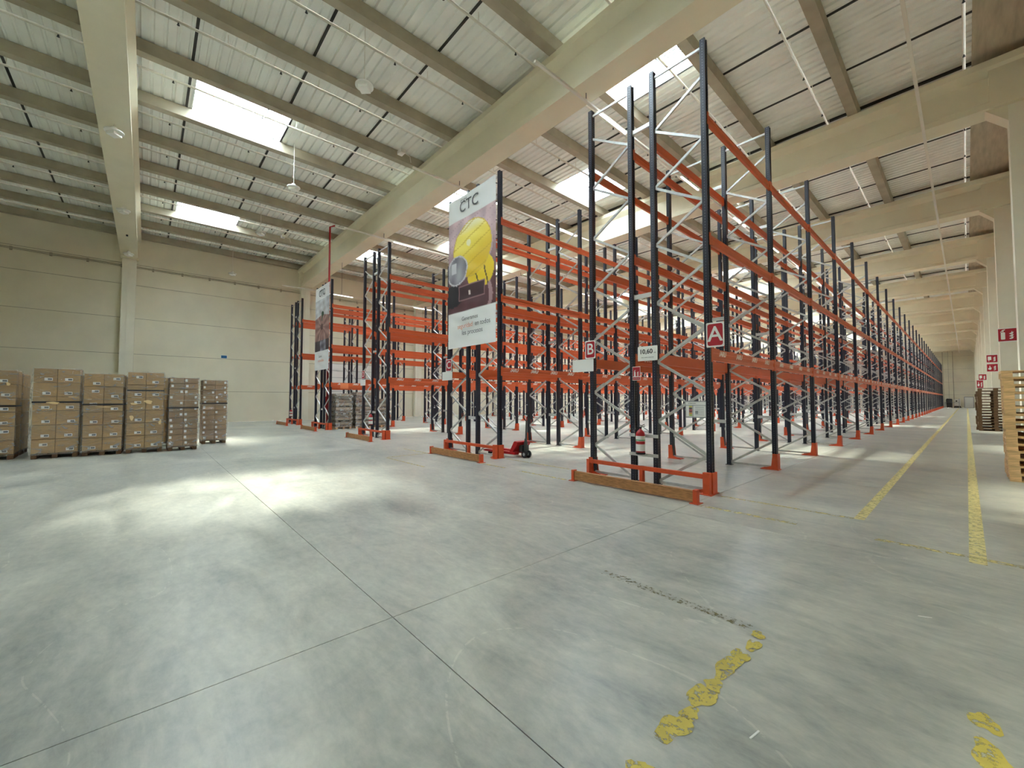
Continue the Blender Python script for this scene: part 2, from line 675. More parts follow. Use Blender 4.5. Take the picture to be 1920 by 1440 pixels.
while x > XL + .1:
    x2 = max(x - 4.8, XL)
    for z0, z1 in ((0, 2.4), (2.4, 4.8), (4.8, 7.2), (7.2, 9.6), (9.6, ZT)):
        box('wall_panel', M_wall, we, x2 + .012, x - .012, YEND, YEND + .1, z0 + .01, z1 - .01)
    x = x2
wb = struct(box('wall_back', M_wall, None, XL, XR, YBACK - .25, YBACK, 0, ZT))
wb['label'] = 'plain beige wall facing the ends of the racks'

# ================================================================== ROOF
ce = struct(MB().box(XEDGE, XR, YBACK, YEND, 11.90, 12.3).build('ceiling', M_slab))
ce['label'] = 'warehouse roof of ribbed sheets on concrete purlins and girders'

# girders: I section with solid ends
prof = [(-.39, 10.25), (.39, 10.25), (.39, 10.42), (.30, 10.50), (.26, 11.25), (.50, 11.45), (.50, 11.65), (-.50, 11.65), (-.50, 11.45), (-.26, 11.25), (-.30, 10.50), (-.39, 10.42)]
gmesh = MB().prism(prof, 'x', XL, XR).mesh('girder', M_girder)
for gy in GIRD:
    put('girder', gmesh, ce, (0, gy, 0))
emesh = MB().box(1.04 - .35, 1.6, -.41, .41, 10.22, 11.66).mesh('girder_end_block', M_girder)
emesh2 = MB().box(XL, XL + .7, -.41, .41, 10.22, 11.66).mesh('girder_end_block', M_girder)
for gy in GIRD:
    put('girder_end_block', emesh, ce, (0, gy, 0))
    put('girder_end_block', emesh2, ce, (0, gy, 0))
# purlins: one beam per girder bay
pp = [(-.14, 11.64), (.14, 11.64), (.16, ZD - .02), (-.16, ZD - .02)]
for a, b in zip([YBACK] + GIRD, GIRD + [YEND]):
    if b - a < 1.3:
        continue
    me = MB().prism(pp, 'y', a + .02, b - .02).mesh('purlin', M_purlin)
    for x in PX:
        put('purlin', me, ce, (x, 0, 0))
    put('purlin', me, ce, (XL + .14, 0, 0))


YS = [YBACK]
for a in GIRD:
    YS += [a, a + 1.77, a + 4.5, a + 7.23]
YS = sorted([y for y in YS if y < YEND - .5] + [YEND])


def rib_sheet(x0, x1, y0, y1):
    y0 += .03 if min(abs(y0 - q) for q in YS) < .001 else -.02
    y1 -= .03 if min(abs(y1 - q) for q in YS) < .001 else -.02
    """trapezoidal steel sheet, ribs running along X"""
    mb = MB()
    pitch = 0.268
    ys = []
    n = max(1, round((y1 - y0) / pitch))
    p = (y1 - y0) / n
    for i in range(n):
        b = y0 + i * p
        ys += [(b, 0.0), (b + p * .62, 0.0), (b + p * .72, 0.055), (b + p * .90, 0.055)]
    ys.append((y1, 0.0))
    for y, z in ys:
        mb.v += [(x0, y, ZD + z), (x1, y, ZD + z)]
    for i in range(len(ys) - 1):
        mb.f.append((2 * i, 2 * i + 1, 2 * i + 3, 2 * i + 2))
    return mb


for y0, y1 in zip(YS, YS[1:]):
    if y1 - y0 < .3:
        continue
    cut = [s for s in SKY if s[1] < y1 - .01 and s[2] > y0 + .01]
    segs = sorted(set([y0, y1] + [max(y0, s[1]) for s in cut] + [min(y1, s[2]) for s in cut]))
    for a, b in zip(segs, segs[1:]):
        if b - a < .02:
            continue
        holes = sorted([xbay(s[0]) for s in cut if s[1] <= a + .01 and s[2] >= b - .01], reverse=True)
        xs = XEDGE + .02
        for xr, xl in holes:
            rib_sheet(xr, xs, a, b).build('roof_sheet', M_sheet, ce)
            xs = xl
        rib_sheet(XL, xs, a, b).build('roof_sheet', M_sheet, ce)
    # dark joint strip at the sheet edge
    if min(abs(y0 - gy) for gy in GIRD) > .5 and y0 > YBACK + .1:
        hit = sorted([xbay(s[0]) for s in SKY if s[1] < y0 < s[2]], reverse=True)
        xs = XEDGE + .02
        mb = MB()
        for xr, xl in hit:
            mb.box(xr, xs, y0 - .036, y0 + .036, ZD - .012, ZD + .03)
            xs = xl
        mb.box(XL, xs, y0 - .036, y0 + .036, ZD - .012, ZD + .03)
        mb.build('roof_seam', M_seam, ce)
for gy in GIRD:
    MB().box(XL, XEDGE, gy - .06, gy + .06, ZD - .012, ZD + .06).build('roof_seam', M_seam, ce)

# skylights
for i, (j, y0, y1) in enumerate(SKY):
    xr, xl = xbay(j)
    zt = ZD + .62
    w = MB()
    t = .05
    w.box(xl - t, xl, y0 - t, y1 + t, ZD, zt).box(xr, xr + t, y0 - t, y1 + t, ZD, zt)
    w.box(xl, xr, y0 - t, y0, ZD, zt).box(xl, xr, y1, y1 + t, ZD, zt)
    root = struct(w.build('window_%d' % (i + 1), M_frame))
    root['label'] = 'roof skylight with white upstand and glazing bars'
    MB().box(xl, xr, y0, y1, zt - .012, zt).build('pane', M_pane, root)
    if y0 < 30:
        n = 20
        xm = xr - (xr - xl) * .48
        me = MB().box(xm, xr, -.028, .028, zt - .10, zt - .03).mesh('glazing_bar', M_grey)
        for k in range(1, n):
            put('glazing_bar', me, root, (0, y0 + (y1 - y0) * k / n, 0))
        MB().box(xm - .03, xm + .03, y0, y1, zt - .11, zt - .03).build('centre_bar', M_grey, root)
        MB().box(xl, xm, y1 - .62, y1 - .57, zt - .10, zt - .03).build('cross_bar', M_grey, root)

# sprinkler pipes with heads
spr = MB().tube([(0, YBACK + .1, 0), (0, YEND - .1, 0)], .036, 8).mesh('sprinkler_pipe', M_pipe, True)
head = MB().lathe([(.008, -.11), (.035, -.10), (.02, -.07), (.012, -.03)], n=8).mesh('sprinkler_head', M_dark)
hang = MB().box(-.008, .008, -.008, .008, 0, .3).mesh('pipe_hanger', M_pipe)
for j, x in enumerate([PX[0] + 2.55] + PX):
    xx = x - .72 if j else .22
    o = tag(put('sprinkler_pipe', spr, None, (xx, 0, 11.70)), 'thin white sprinkler pipe running between purlins under the roof', 'pipe', 'sprinkler pipes under the roof')
    y = -9.4
    while y < 40:
        put('sprinkler_head', head, o, (0, y, 0))
        put('pipe_hanger', hang, o, (0, y + 1.1, 0))
        y += 2.45

# lighting trunking in the aisles
led = MB().box(-.03, .03, 0, 1.45, -.035, 0).mesh('led_tube', M_tube)
for (x, z, ys, lab) in ((-0.68, 9.98, -4.0, 'above the walkway beside the columns'), (-6.95, 9.98, 7.0, 'above the aisle between sign B and the helmet banner'),
                        (-13.2, 9.98, 7.0, 'above the aisle between signs C and D'), (-20.1, 9.95, 7.0, 'above the aisle between sign D and the hands banner'),
                        (-26.2, 8.15, 5.7, 'above the aisle nearest the beige panel wall')):
    root = tag(MB().box(-.035, .035, ys, 109, 0, .06).build('light_trunking', M_pipe, None, (x, 0, z)), 'long white light trunking hung ' + lab, 'light')
    top = (10.25 if z > 9 else 11.6) - z
    for gy in GIRD:
        if gy > ys:
            MB().box(-.008, .008, gy - .008, gy + .008, .06, top).build('hanger', M_dark, root)
    y = ys + 2.6
    k = 0
    while y < 106 and x < -1:
        put('led_tube', led, root, (0, y, 0))
        y += 5.2 if x > -26 else 2.9

# round high-bay lamps
def highbay(x, y, z, ztop, label):
    r = tag(empty('high_bay_lamp', (x, y, z)), label, 'lamp', 'round high bay lamps')
    MB().lathe([(.20, 0), (.24, .015), (.24, .05), (.16, .075), (.08, .10), (.07, .17)], n=24).build('lamp_housing', M_white, r)
    MB().box(-.13, .13, -.13, .13, -.09, 0.0).build('lens', M_lamp, r, (0, 0, 0), (0, 0, .8))
    MB().tube([(0, 0, .17), (0, 0, ztop - z)], .012, 6).build('stem', M_pipe, r)


highbay(-10.8, 4.25, 10.15, ZD, 'round white high bay lamp on a stem, farthest from the beige panel wall')
highbay(-18.0, 4.25, 10.15, ZD, 'round white high bay lamp on a stem beside the large skylight')
highbay(-24.1, 4.2, 10.15, ZD, 'round white high bay lamp on a stem beside the smaller skylight')
highbay(-33.3, 4.2, 10.15, ZD, 'round white high bay lamp on a stem close to the beige panel wall')
for x, lab in ((-17.7, 'round white lamp fixed under the girder, farthest from the wall'), (-24.9, 'round white lamp fixed under the girder, middle one of three'), (-32.2, 'round white lamp fixed under the girder, beside the wall column')):
    highbay(x, -.95, 9.98, 10.25, lab)
o = box('smoke_sensor', M_dark, None, -29.4, -29.28, -.99, -.91, 10.19, 10.25)
tag(o, 'small dark sensor box fixed under the girder', 'sensor')
for (x, y, lab) in ((-14.9, 7.4, 'small white device box hung under the purlin near the large girder'), (-27.6, 6.0, 'small white device box hung under the purlin near the wall')):
    r = tag(empty('roof_device', (x, y, 11.45)), lab, 'device')
    MB().box(-.16, .16, -.1, .1, 0, .14).build('case', M_white, r)
    MB().tube([(.05, .1, .05), (.05, .35, .0), (.0, .42, -.2)], .015, 6).build('arm', M_pipe, r)
    MB().box(-.02, .02, -.02, .02, .14, .24).build('bracket', M_pipe, r)

# conduit along the left wall
cdt = MB().tube([(XL + .06, YBACK + .2, 9.86), (XL + .06, 60, 9.86)], .022, 6)
cdt.tube([(XL + .06, YBACK + .2, 9.79), (XL + .06, 60, 9.79)], .018, 6)
cdt = tag(cdt.build('wall_conduit', M_purlin), 'pair of thin conduits running high along the beige wall', 'conduit')
cl = MB().box(-.02, .07, -.05, .05, -.16, .04).mesh('clip', M_purlin)
y = -10.0
while y < 30:
    put('clip', cl, cdt, (XL + .03, y, 9.86))
    y += 1.45

# ================================================================== PALLET RACKS
PITCH_Y, NFR, HT = 3.5, 29, 7.96
OUT, INN = 1.22, 0.24
Y0 = 7.2
up = MB().prism([(-.045, -.055), (.045, -.055), (.045, -.018), (.028, -.018), (.028, .018), (.045, .018), (.045, .055), (-.045, .055)], 'z', 0.0, HT)
up.box(-.07, .07, -.075, .075, 0, .012)
ME_UP = up.mesh('upright', M_navy)
ME_UPM = MB().prism([(.045, -.055), (.045, .055), (-.045, .055), (-.045, .018), (-.028, .018), (-.028, -.018), (-.045, -.018), (-.045, -.055)], 'z', 0.0, HT).box(-.07, .07, -.075, .075, 0, .012).mesh('upright', M_navy)
DZ = 0.5583


def brace_mesh(x0, z0, x1, z1):
    return MB().bar((x0, 0, z0), (x1, 0, z1), .034, .045, (0, 1, 0)).mesh('brace', M_galv)


# local to the outer upright (x = 0), s = side of the inner upright
BR = {}
for s in (-1, 1):
    w = OUT - INN
    BR[s] = (brace_mesh(s * (w - .03), 0, s * .03, DZ), brace_mesh(s * .03, 0, s * (w - .03), DZ), brace_mesh(s * (w - .03), 0, s * .03, 0))


def guard_mesh(s):
    """orange steel foot guard; s = direction of the aisle"""
    mb = MB()
    mb.box(*sorted((s * .055, s * .069)), -.085, .085, 0, .36)
    for e in (-1, 1):
        mb.prism([(s * .069, 0), (s * .069, .36), (s * -.03, .36), (s * -.06, .08), (s * -.26, .02), (s * -.26, 0)], 'y', e * .085 - .006, e * .085 + .006)
    mb.box(*sorted((s * .09, s * -.28)), -.11, .11, 0, .013)
    return mb.mesh('foot_guard', M_orange2)


GUARD = {1: guard_mesh(1), -1: guard_mesh(-1)}


def beam_mesh(hh, s):
    L = PITCH_Y / 2 - .055
    mb = MB()
    t = .025
    prof = [(-t, 0), (t, 0), (t, -hh * .30), (t * .55, -hh * .36), (t * .55, -hh * .64), (t, -hh * .70), (t, -hh), (-t, -hh)]
    prof = [(s * p[0], p[1]) for p in prof]
    mb.prism(prof, 'y', -L, L)
    for e in (-1, 1):
        mb.box(*sorted((s * .030, s * .036)), *sorted((e * L, e * (L + .05))), -hh - .03, .03)
        mb.box(*sorted((s * -.02, s * .036)), *sorted((e * (L - .012), e * L)), -hh - .03, .03)
    return mb.mesh('beam', M_orange)


BEAM = {(h_, s): beam_mesh(h_, s) for h_ in (.20, .16) for s in (-1, 1)}
LEV = ((2.47, .20), (4.47, .16), (6.62, .16))
# badge stuck on the lower beams
STK = text_mesh('/ARU', 0.13, M_white, 0.35, 0.003)
SPC = MB().box(-INN + .05, INN - .05, -.022, .022, -.04, .04).box(-INN - .03, -INN + .06, -.03, .03, -.05, .05).box(INN - .06, INN + .03, -.03, .03, -.05, .05).mesh('row_spacer', M_spacer)

RACKS = [(-4.17, 'tall navy and orange pallet rack carrying the A and B signs'),
         (-9.746, 'tall navy and orange pallet rack behind the yellow helmet banner'),
         (-16.677, 'tall navy and orange pallet rack carrying the D sign'),
         (-23.51, 'tall navy and orange pallet rack behind the hands banner'),
         (-29.03, 'tall navy and orange pallet rack standing closest to the beige panel wall')]
for bi, (xc, lab) in enumerate(RACKS):
    root = tag(empty('pallet_rack', (xc, Y0, 0)), lab, 'pallet rack', 'rows of pallet racking')
    n_ind = 10          # frame positions whose braces are single pieces
    rest = MB()
    for k in range(NFR + 1):
        y = k * PITCH_Y
        for s in (1, -1):                     # right row, left row
            uo = put('upright', ME_UP if s > 0 else ME_UPM, root, (s * OUT, y, 0))
            put('upright', ME_UPM if s > 0 else ME_UP, root, (s * INN, y, 0))
            put('foot_guard', GUARD[s], uo)
            up_m, dn_m, hz_m = BR[-s]
            if k < n_ind:
                for i in range(13):
                    put('brace', up_m if i % 2 == 0 else dn_m, uo, (0, 0, .07 + i * DZ))
                put('brace', hz_m, uo, (0, 0, .06))
                put('brace', hz_m, uo, (0, 0, 7.84))
            else:
                a, b = s * (INN + .03), s * (OUT - .03)
                for i in range(13):
                    z0 = .07 + i * DZ
                    p, q = (a, b) if i % 2 == 0 else (b, a)
                    rest.bar((p, y, z0), (q, y, z0 + DZ), .034, .045)
                rest.bar((a, y, .06), (b, y, .06), .034, .045)
                rest.bar((a, y, 7.84), (b, y, 7.84), .034, .045)
        if k < 25:
            for z in (1.05, 3.62, 6.97):
                if k == 0 and z < 2 and bi == 0:
                    continue
                put('row_spacer', SPC, root, (0, y, z))
    tag(rest.build('brace', M_galv, root), kind='stuff')
    far = MB()
    for b in range(NFR):
        yc = (b + .5) * PITCH_Y
        for (z, hh) in LEV:
            for s in (1, -1):
                for off, sd in ((OUT, s), (INN, -s)):
                    xx = s * off + sd * .012
                    if b < 24:
                        be = put('beam', BEAM[(hh, sd)], root, (xx, yc, z))
                        lim = {0: 8, 1: 5, 2: 3, 3: 2, 4: 1}[bi]
                        if hh == .20 and b < lim and ((off == OUT and s > 0) or (off == INN and s < 0)):
                            for q in (-1.25, -.45, .4, 1.2):
                                put('badge', STK, be, (.0262, q, -.07), (pi / 2, 0, pi / 2))
                    else:
                        far.box(xx - .025, xx + .025, yc - 1.695, yc + 1.695, z - hh, z)
    tag(far.build('beam', M_orange, root), kind='stuff')

# orange end rails and timber bumpers in front of each rack
for bi, (xc, _) in enumerate(RACKS):
    where = ('the rack with signs A and B', 'the rack with the helmet banner', 'the rack with sign D', 'the rack with the hands banner', 'the rack closest to the panel wall')[bi]
    r = tag(empty('end_guard_rail', (xc, Y0 - .17, 0)), 'orange steel guard rail bolted across the end of ' + where, 'guard rail', 'rack end guard rails')
    MB().box(-1.20, 1.20, -.03, .03, .26, .335).build('rail', M_orange2, r)
    for x in (-1.22, 0.02, 1.22):
        p = MB().box(-.035 if x < 1 else -.05, .035 if x < 1 else .06, -.04, .04, 0, .335 if x < 1 else .37)
        p.box(-.10, .10, -.07, .05, 0, .012)
        p.build('post', M_orange2, r, (x, 0, 0))
    dx = (0.10, 0.28, 0.42, 0.54, 0.52)[bi]
    r = tag(empty('timber_bumper', (xc + dx + .05, 6.33, 0)), 'timber bumper board with orange ends before ' + where, 'bumper', 'timber bumpers')
    MB().box(-1.18, 1.18, -.035, .035, .02, .19).build('board', M_board, r)
    for e in (-1, 1):
        p = MB().box(e * 1.20 - .03, e * 1.20 + .03, -.05, .05, 0, .21)
        p.box(e * 1.20 - .07, e * 1.20 + .07, -.09, .09, 0, .01)
        p.build('end_post', M_orange2, r)


# ================================================================== SIGNS ON THE RACKS
def rounded(w, h, r, n=5):
    out = []
    for cx, cy, a0 in ((w / 2 - r, h / 2 - r, 0), (-w / 2 + r, h / 2 - r, 90), (-w / 2 + r, -h / 2 + r, 180), (w / 2 - r, -h / 2 + r, 270)):
        for i in range(n + 1):
            a = math.radians(a0 + 90 * i / n)
            out.append((cx + r * math.cos(a), cy + r * math.sin(a)))
    return out


def plate(name, m, parent, w, h, r, y, t=.004, dx=0, dz=0):
    poly = [(p[0] + dx, p[1] + dz) for p in rounded(w, h, r)]
    return MB().prism(poly, 'y', y - t, y).build(name, m, parent)


def letter_sign(ch, x, z, w, h, label):
    r = tag(empty('row_sign', (x, 7.13, z)), label, 'sign', 'rack row letters')
    plate('backing', M_label, r, w, h, .02, 0)
    plate('red_field', M_sign, r, w * .86, h * .88, .035, -.004, .002)
    put('letter', text_mesh(ch, .36 * h / .42, M_label, 0, .004), r, (0, -.0075, 0), FRONT)
    return r


letter_sign('A', -2.81, 2.69, .29, .42, 'red and white letter A sign on the rack end')
letter_sign('B', -5.41, 2.67, .27, .39, 'red and white letter B sign on the rack end')
letter_sign('C', -10.95, 2.67, .33, .39, 'red and white letter C sign on the rack end')
letter_sign('D', -17.79, 2.68, .33, .37, 'red and white letter D sign on the rack end')
for x, l in ((-5.62, 'B'), (-11.05, 'C'), (-17.84, 'D')):
    r = MB().prism(rounded(.57, .27, .01), 'y', -.005, 0).build('blank_sign', M_label, None, (x, 7.14, 2.335))
    tag(r, 'blank white plate mounted below the letter %s sign' % l, 'sign')
r = tag(empty('clearance_sign', (-4.06, 7.13, 2.475)), 'white clearance sign reading 10,60 m between two uprights', 'sign')
plate('board', M_label, r, .41, .28, .008, 0)
put('figures', text_mesh('10,60', .125, M_ink, 0, .002), r, (-.03, -.006, .035), FRONT)
put('unit', text_mesh('m', .05, M_ink), r, (.155, -.006, .01), FRONT)
put('caption', text_mesh('Altura maxima de almacenaje', .022, M_ink), r, (0, -.006, -.075), FRONT)


def fire_icon(r, w, h, y, m):
    """white extinguisher and flames on a red field"""
    s = h
    k = MB().prism([(p[0] - w * .22, p[1] - s * .06) for p in rounded(w * .22, s * .52, w * .05)], 'y', y - .0015, y)
    k.prism([(-w * .25, s * .22), (-w * .19, s * .22), (-w * .19, s * .30), (-w * .10, s * .36), (-w * .12, s * .40), (-w * .26, s * .36), (-w * .36, s * .20), (-w * .32, s * .20), (-w * .25, s * .30)], 'y', y - .0015, y)
    k.build('extinguisher_symbol', m, r)
    fl = MB()
    for i in range(3):
        zb = -s * .28 + i * s * .17
        fl.prism([(w * .08, zb + s * .02), (w * .16, zb - s * .04), (w * .28, zb), (w * .33, zb + s * .16), (w * .27, zb + s * .10), (w * .24, zb + s * .20), (w * .19, zb + s * .08)], 'y', y - .0015, y)
    fl.build('flame_symbol', m, r)


r = tag(empty('fire_sign', (-4.295, 7.12, 2.10)), 'small red fire extinguisher sign with a caption on the rack upright', 'sign')
plate('board', M_label, r, .17, .27, .004, 0)
plate('red_field', M_sign, r, .155, .18, .003, -.004, .002, 0, .035)
plate('caption_field', M_sign, r, .155, .055, .003, -.004, .002, 0, -.098)
fire_icon(r, .15, .17, -.0065, M_label)
put('caption', text_mesh('EXTINTOR', .026, M_label), r, (0, -.0075, -.098), FRONT)

r = tag(empty('load_plate', (-3.155, 7.12, 1.42)), 'grey load capacity plate with coloured bars on the rack end', 'sign')
plate('board', M_grey, r, .36, .29, .006, 0)
plate('header', M_label, r, .345, .055, .003, -.004, .0015, 0, .105)
put('heading', text_mesh('ATENCION', .026, M_ink), r, (-.06, -.0062, .105), FRONT)
plate('key_panel', M_label, r, .115, .195, .003, -.004, .0015, -.11, -.03)
plate('table_panel', M_label, r, .21, .195, .003, -.004, .0015, .065, -.03)
for i, c in enumerate(((214, 206, 96), (58, 48, 40), (170, 40, 66), (120, 26, 20), (214, 150, 60), (170, 190, 80))):
    m = mat('plate_bar_%d' % i, c, .6)
    plate('colour_bar', m, r, .055, .024, .002, -.006, .0015, -.085, .05 - i * .03)
for i in range(5):
    plate('text_line', M_grey, r, .15, .008, .002, -.006, .0012, .07, .04 - i * .032)
plate('table_block', M_grey, r, .05, .05, .002, -.006, .0012, .02, -.05)

# second end signs on the far racks
r = tag(MB().prism(rounded(.42, .30, .01), 'x', 0, .004).build('notice_plate', mat('orange_notice', (226, 130, 84), .6), None, (-22.245, 7.9, 2.30)), 'small orange notice stuck on the low beam near the hands banner', 'sign')

# fire extinguishers
def extinguisher(x, y, z, label, s=1.0):
    r = tag(empty('fire_extinguisher', (x, y, z)), label, 'fire extinguisher', 'fire extinguishers')
    r.scale = (s, s, s)
    MB().lathe([(.07, 0), (.085, .015), (.085, .36), (.075, .41), (.045, .445), (.025, .46), (.022, .48)], n=20).build('cylinder', M_red, r, smooth=True)
    for z0, z1 in ((.245, .345), (.06, .19)):
        MB().lathe([(.0862, z0), (.0862, z1)], n=20).build('label_band', M_label, r)
    MB().lathe([(.0865, .255), (.0865, .275)], n=20).build('green_stripe', mat('label_green', (70, 150, 100), .6), r)
    MB().lathe([(.084, -.005), (.088, .0), (.088, .03), (.084, .035)], n=20).build('base_ring', M_black, r)
    v = MB().box(-.018, .018, -.018, .018, .47, .51)
    v.bar((0, 0, .505), (.10, 0, .535), .02, .012).bar((0, 0, .525), (.09, 0, .565), .02, .01)
    v.build('valve_lever', M_black, r)
    MB().tube([(-.01, 0, .49), (-.07, 0, .50), (-.105, 0, .44), (-.105, 0, .25), (-.10, 0, .08)], .011, 6).build('hose', M_black, r)
    return r


extinguisher(-4.17, 7.025, .56, 'red fire extinguisher with white labels hung on the rack with signs A and B')
r = tag(empty('extinguisher_bracket', (-4.17, 7.132, 0)), 'pair of galvanised cross bars that hold the rack-mounted extinguisher', 'bracket')
for z in (.535, .90):
    MB().box(-.30, .30, -.012, .012, z - .03, z + .03).build('bar', M_spacer, r)
MB().box(-.09, .09, -.19, -.012, .543, .553).build('shelf', M_spacer, r)
extinguisher(-16.70, 7.03, .50, 'red fire extinguisher hung on the rack with sign D', 1.0)
extinguisher(-29.3, 7.03, .45, 'red fire extinguisher hung on the rack closest to the panel wall', 1.0)

# hydrant stand with red riser at the hands-banner rack
r = tag(empty('hydrant_riser', (-23.48, 7.42, 0)), 'red fire riser pipe with hose cabinet rising beside the hands banner', 'fire riser')
MB().tube([(0, .0, .15), (0, 0, 11.2), (.0, .25, 11.35)], .05, 8).build('riser_pipe', M_red, r)
MB().tube([(.10, 0, 0), (.10, 0, 3.6)], .04, 8).build('second_pipe', mat('dark_red', (108, 22, 26), .5), r)
c = MB().box(-.19, .06, -.16, .0, 1.0, 1.75)
c.build('hose_cabinet', M_red, r)
MB().box(-.16, .03, -.165, -.16, 1.04, 1.10).build('cabinet_label', M_label, r)
MB().lathe([(.07, 0), (.09, .03), (.06, .08), (.05, .15)], n=12).build('base', M_dark, r)


# ================================================================== BANNERS
def mixc(a, b, t):
    t = max(0, min(1, t))
    return tuple(a[i] + (b[i] - a[i]) * t for i in range(3))


def sstep(e0, e1, x):
    t = max(0, min(1, (x - e0) / (e1 - e0)))
    return t * t * (3 - 2 * t)


def banner1(u, v):
    white = (232, 232, 230)
    if v < .155 or v > .765:
        return white
    t = (v - .155) / .61
    n = .5 + .5 * math.sin(u * 9 + v * 23) * math.sin(u * 17 - v * 11)
    c = mixc((222, 190, 194), (98, 56, 60), sstep(.15, .85, t))
    c = mixc(c, tuple(q * .82 for q in c), n)
    if abs(math.sin((u * .5 + v * 3.2) * 18)) < .10 and t < .45:
        c = mixc(c, (160, 128, 136), .6)
    if u > .8 and abs(u - .86 - .05 * math.sin(v * 20)) < .035:
        c = mixc(c, (212, 180, 182), .6)
    # dark sleeve at the lower left
    if ((u - .10) / .25) ** 2 + ((v - .655) / .075) ** 2 < 1:
        c = (28, 24, 30)
    # brim of the helmet
    du, dv = (u - .70) / .27, (v - .545) / .105
    a = math.radians(-20)
    if du * du + dv * dv < 1 and v > .40:
        c = (232, 200, 40)
        if abs(u - .62 - (v - .55) * .5) < .012 or abs(u - .80 - (v - .56) * .6) < .012:
            c = (70, 52, 20)
    # helmet shell
    du, dv = (u - .52) / .40, (v - .375) / .185
    q = du * du + dv * dv
    if q < 1:
        c = mixc((246, 226, 96), (224, 186, 30), sstep(-.5, .8, du * .5 + dv))
        if v < .27:
            c = mixc(c, (240, 232, 190), sstep(.29, .20, v))
        if abs(math.sin((dv + du * .35) * 7)) < .16:
            c = mixc(c, (196, 158, 24), .6)
        if ((u - .46) / .05) ** 2 + ((v - .335) / .02) ** 2 < 1:
            c = (244, 236, 190)
        if q > .93:
            c = (214, 180, 60)
    # respirator
    du, dv = (u - .20) / .22, (v - .49) / .095
    q = du * du + dv * dv
    if q < 1:
        c = mixc((170, 168, 174), (112, 108, 118), n)
        if q > .90:
            c = (214, 210, 214)
        if abs(u - .13) < .055 and abs(v - .47) < .035:
            c = (206, 204, 208)
    elif q < 1.12:
        c = (196, 190, 196)
    # pocket
    if .24 < u < .78 and .60 < v < .70:
        edge = min(u - .24, .78 - u, (v - .60) * 1.9, (.70 - v) * 1.9)
        c = (150, 112, 112) if edge < .012 else (62, 34, 40)
    if abs(u - .47) < .02 and .645 < v < .672:
        c = (220, 206, 200)
    return c


def banner2(u, v):
    white = (230, 230, 230)
    if v < .155 or v > .775:
        return white
    t = (v - .155) / .62
    n = .5 + .5 * math.sin(u * 13 + v * 31) * math.sin(u * 7 - v * 43)
    c = mixc((214, 216, 220), (176, 172, 176), n)
    if abs(math.sin(u * 12)) < .3 and t < .35:
        c = (200, 202, 208)
    hand = .30 + .12 * abs(u - .5)
    if t > hand and t < .86:
        d = math.hypot((u - .5) * 1.1, (v - .49) * 2.4)
        f = .5 + .5 * math.sin(math.atan2((v - .49) * 2.2, u - .5) * 11)
        c = mixc((196, 158, 146), (118, 82, 78), .25 + .75 * (f * .7 + n * .3))
        if d < .09:
            c = (86, 56, 52)
    if t >= .80:
        c = mixc((150, 150, 166), (70, 66, 80), n)
        if u < .4 or u > .8:
            c = (60, 48, 52)
    if ((u - .52) / .09) ** 2 + ((v - .335) / .03) ** 2 < 1 or (abs(u - .5) < .03 and .33 < v < .42):
        c = (46, 72, 48)
    return c


def banner(label, x0, x1, z0, z1, fn, seed, texts):
    nu, nv = 72, 144
    root = tag(empty('banner', ((x0 + x1) / 2, 7.09, z0)), label, 'banner')
    w, h = x1 - x0, z1 - z0
    vs, fs, cs = [], [], []
    r = random.Random(seed)
    ph = [r.uniform(0, 6) for _ in range(5)]

    def dy(u, v):
        return .010 * math.sin(26 * v + 3 * u + ph[0]) * math.sin(pi * u) + .008 * math.sin(60 * v - 9 * u + ph[1]) * sstep(0, .3, u) * sstep(1, .7, u) + .006 * math.sin(16 * u + ph[2])
    for j in range(nv + 1):
        for i in range(nu + 1):
            u, v = i / nu, j / nv
            sag = .05 * math.sin(pi * u) * (1 if v < .02 else 0)
            vs.append((-w / 2 + u * w, dy(u, v), h * (1 - v) - sag * .5))
            cs.append(fn(u, v))
    for j in range(nv):
        for i in range(nu):
            a = j * (nu + 1) + i
            fs.append((a, a + nu + 1, a + nu + 2, a + 1))
    me = bpy.data.meshes.new('cloth')
    me.from_pydata(vs, [], fs)
    at = me.color_attributes.new('print', 'FLOAT_COLOR', 'POINT')
    flat = []
    for c in cs:
        flat += [*lin(c), 1.0]
    at.data.foreach_set('color', flat)
    me.materials.append(M_print)
    me.polygons.foreach_set('use_smooth', [True] * len(me.polygons))
    put('cloth', me, root)
    for (s, u, v, size, m, name) in texts:
        put(name, text_mesh(s, size, m), root, (-w / 2 + u * w, -.03, h * (1 - v)), FRONT)
    for s in (-1, 1):
        for k in range(9):
            MB().box(-.015, .015, -.01, .03, -.006, .006).build('tie', M_strap, root, (s * w / 2, 0, h * (k + .5) / 9))
    return root


M_tgrey = mat('print_grey', (92, 92, 96), .7)
M_torange = mat('print_orange', (214, 140, 110), .7)
banner('tall printed banner of a yellow safety helmet and a respirator', -10.93, -8.56, 3.17, 7.86, banner1, 3,
       [('CTC', .47, .085, .48, M_tgrey, 'logo_lettering'), ('grupo', .36, .035, .14, M_tgrey, 'logo_lettering'),
        ('Generamos', .50, .82, .17, M_tgrey, 'slogan'), ('seguridad', .40, .865, .20, M_torange, 'slogan'), ('en todos', .76, .865, .20, M_tgrey, 'slogan'), ('los procesos', .55, .91, .20, M_tgrey, 'slogan')])
banner('tall printed banner of cupped hands holding a green sprout', -24.66, -22.34, 3.2, 7.84, banner2, 5,
       [('CTC', .5, .09, .5, M_ink, 'logo_lettering'), ('Somos', .45, .84, .20, M_tgrey, 'slogan'), ('sostenibles', .5, .89, .22, M_torange, 'slogan')])


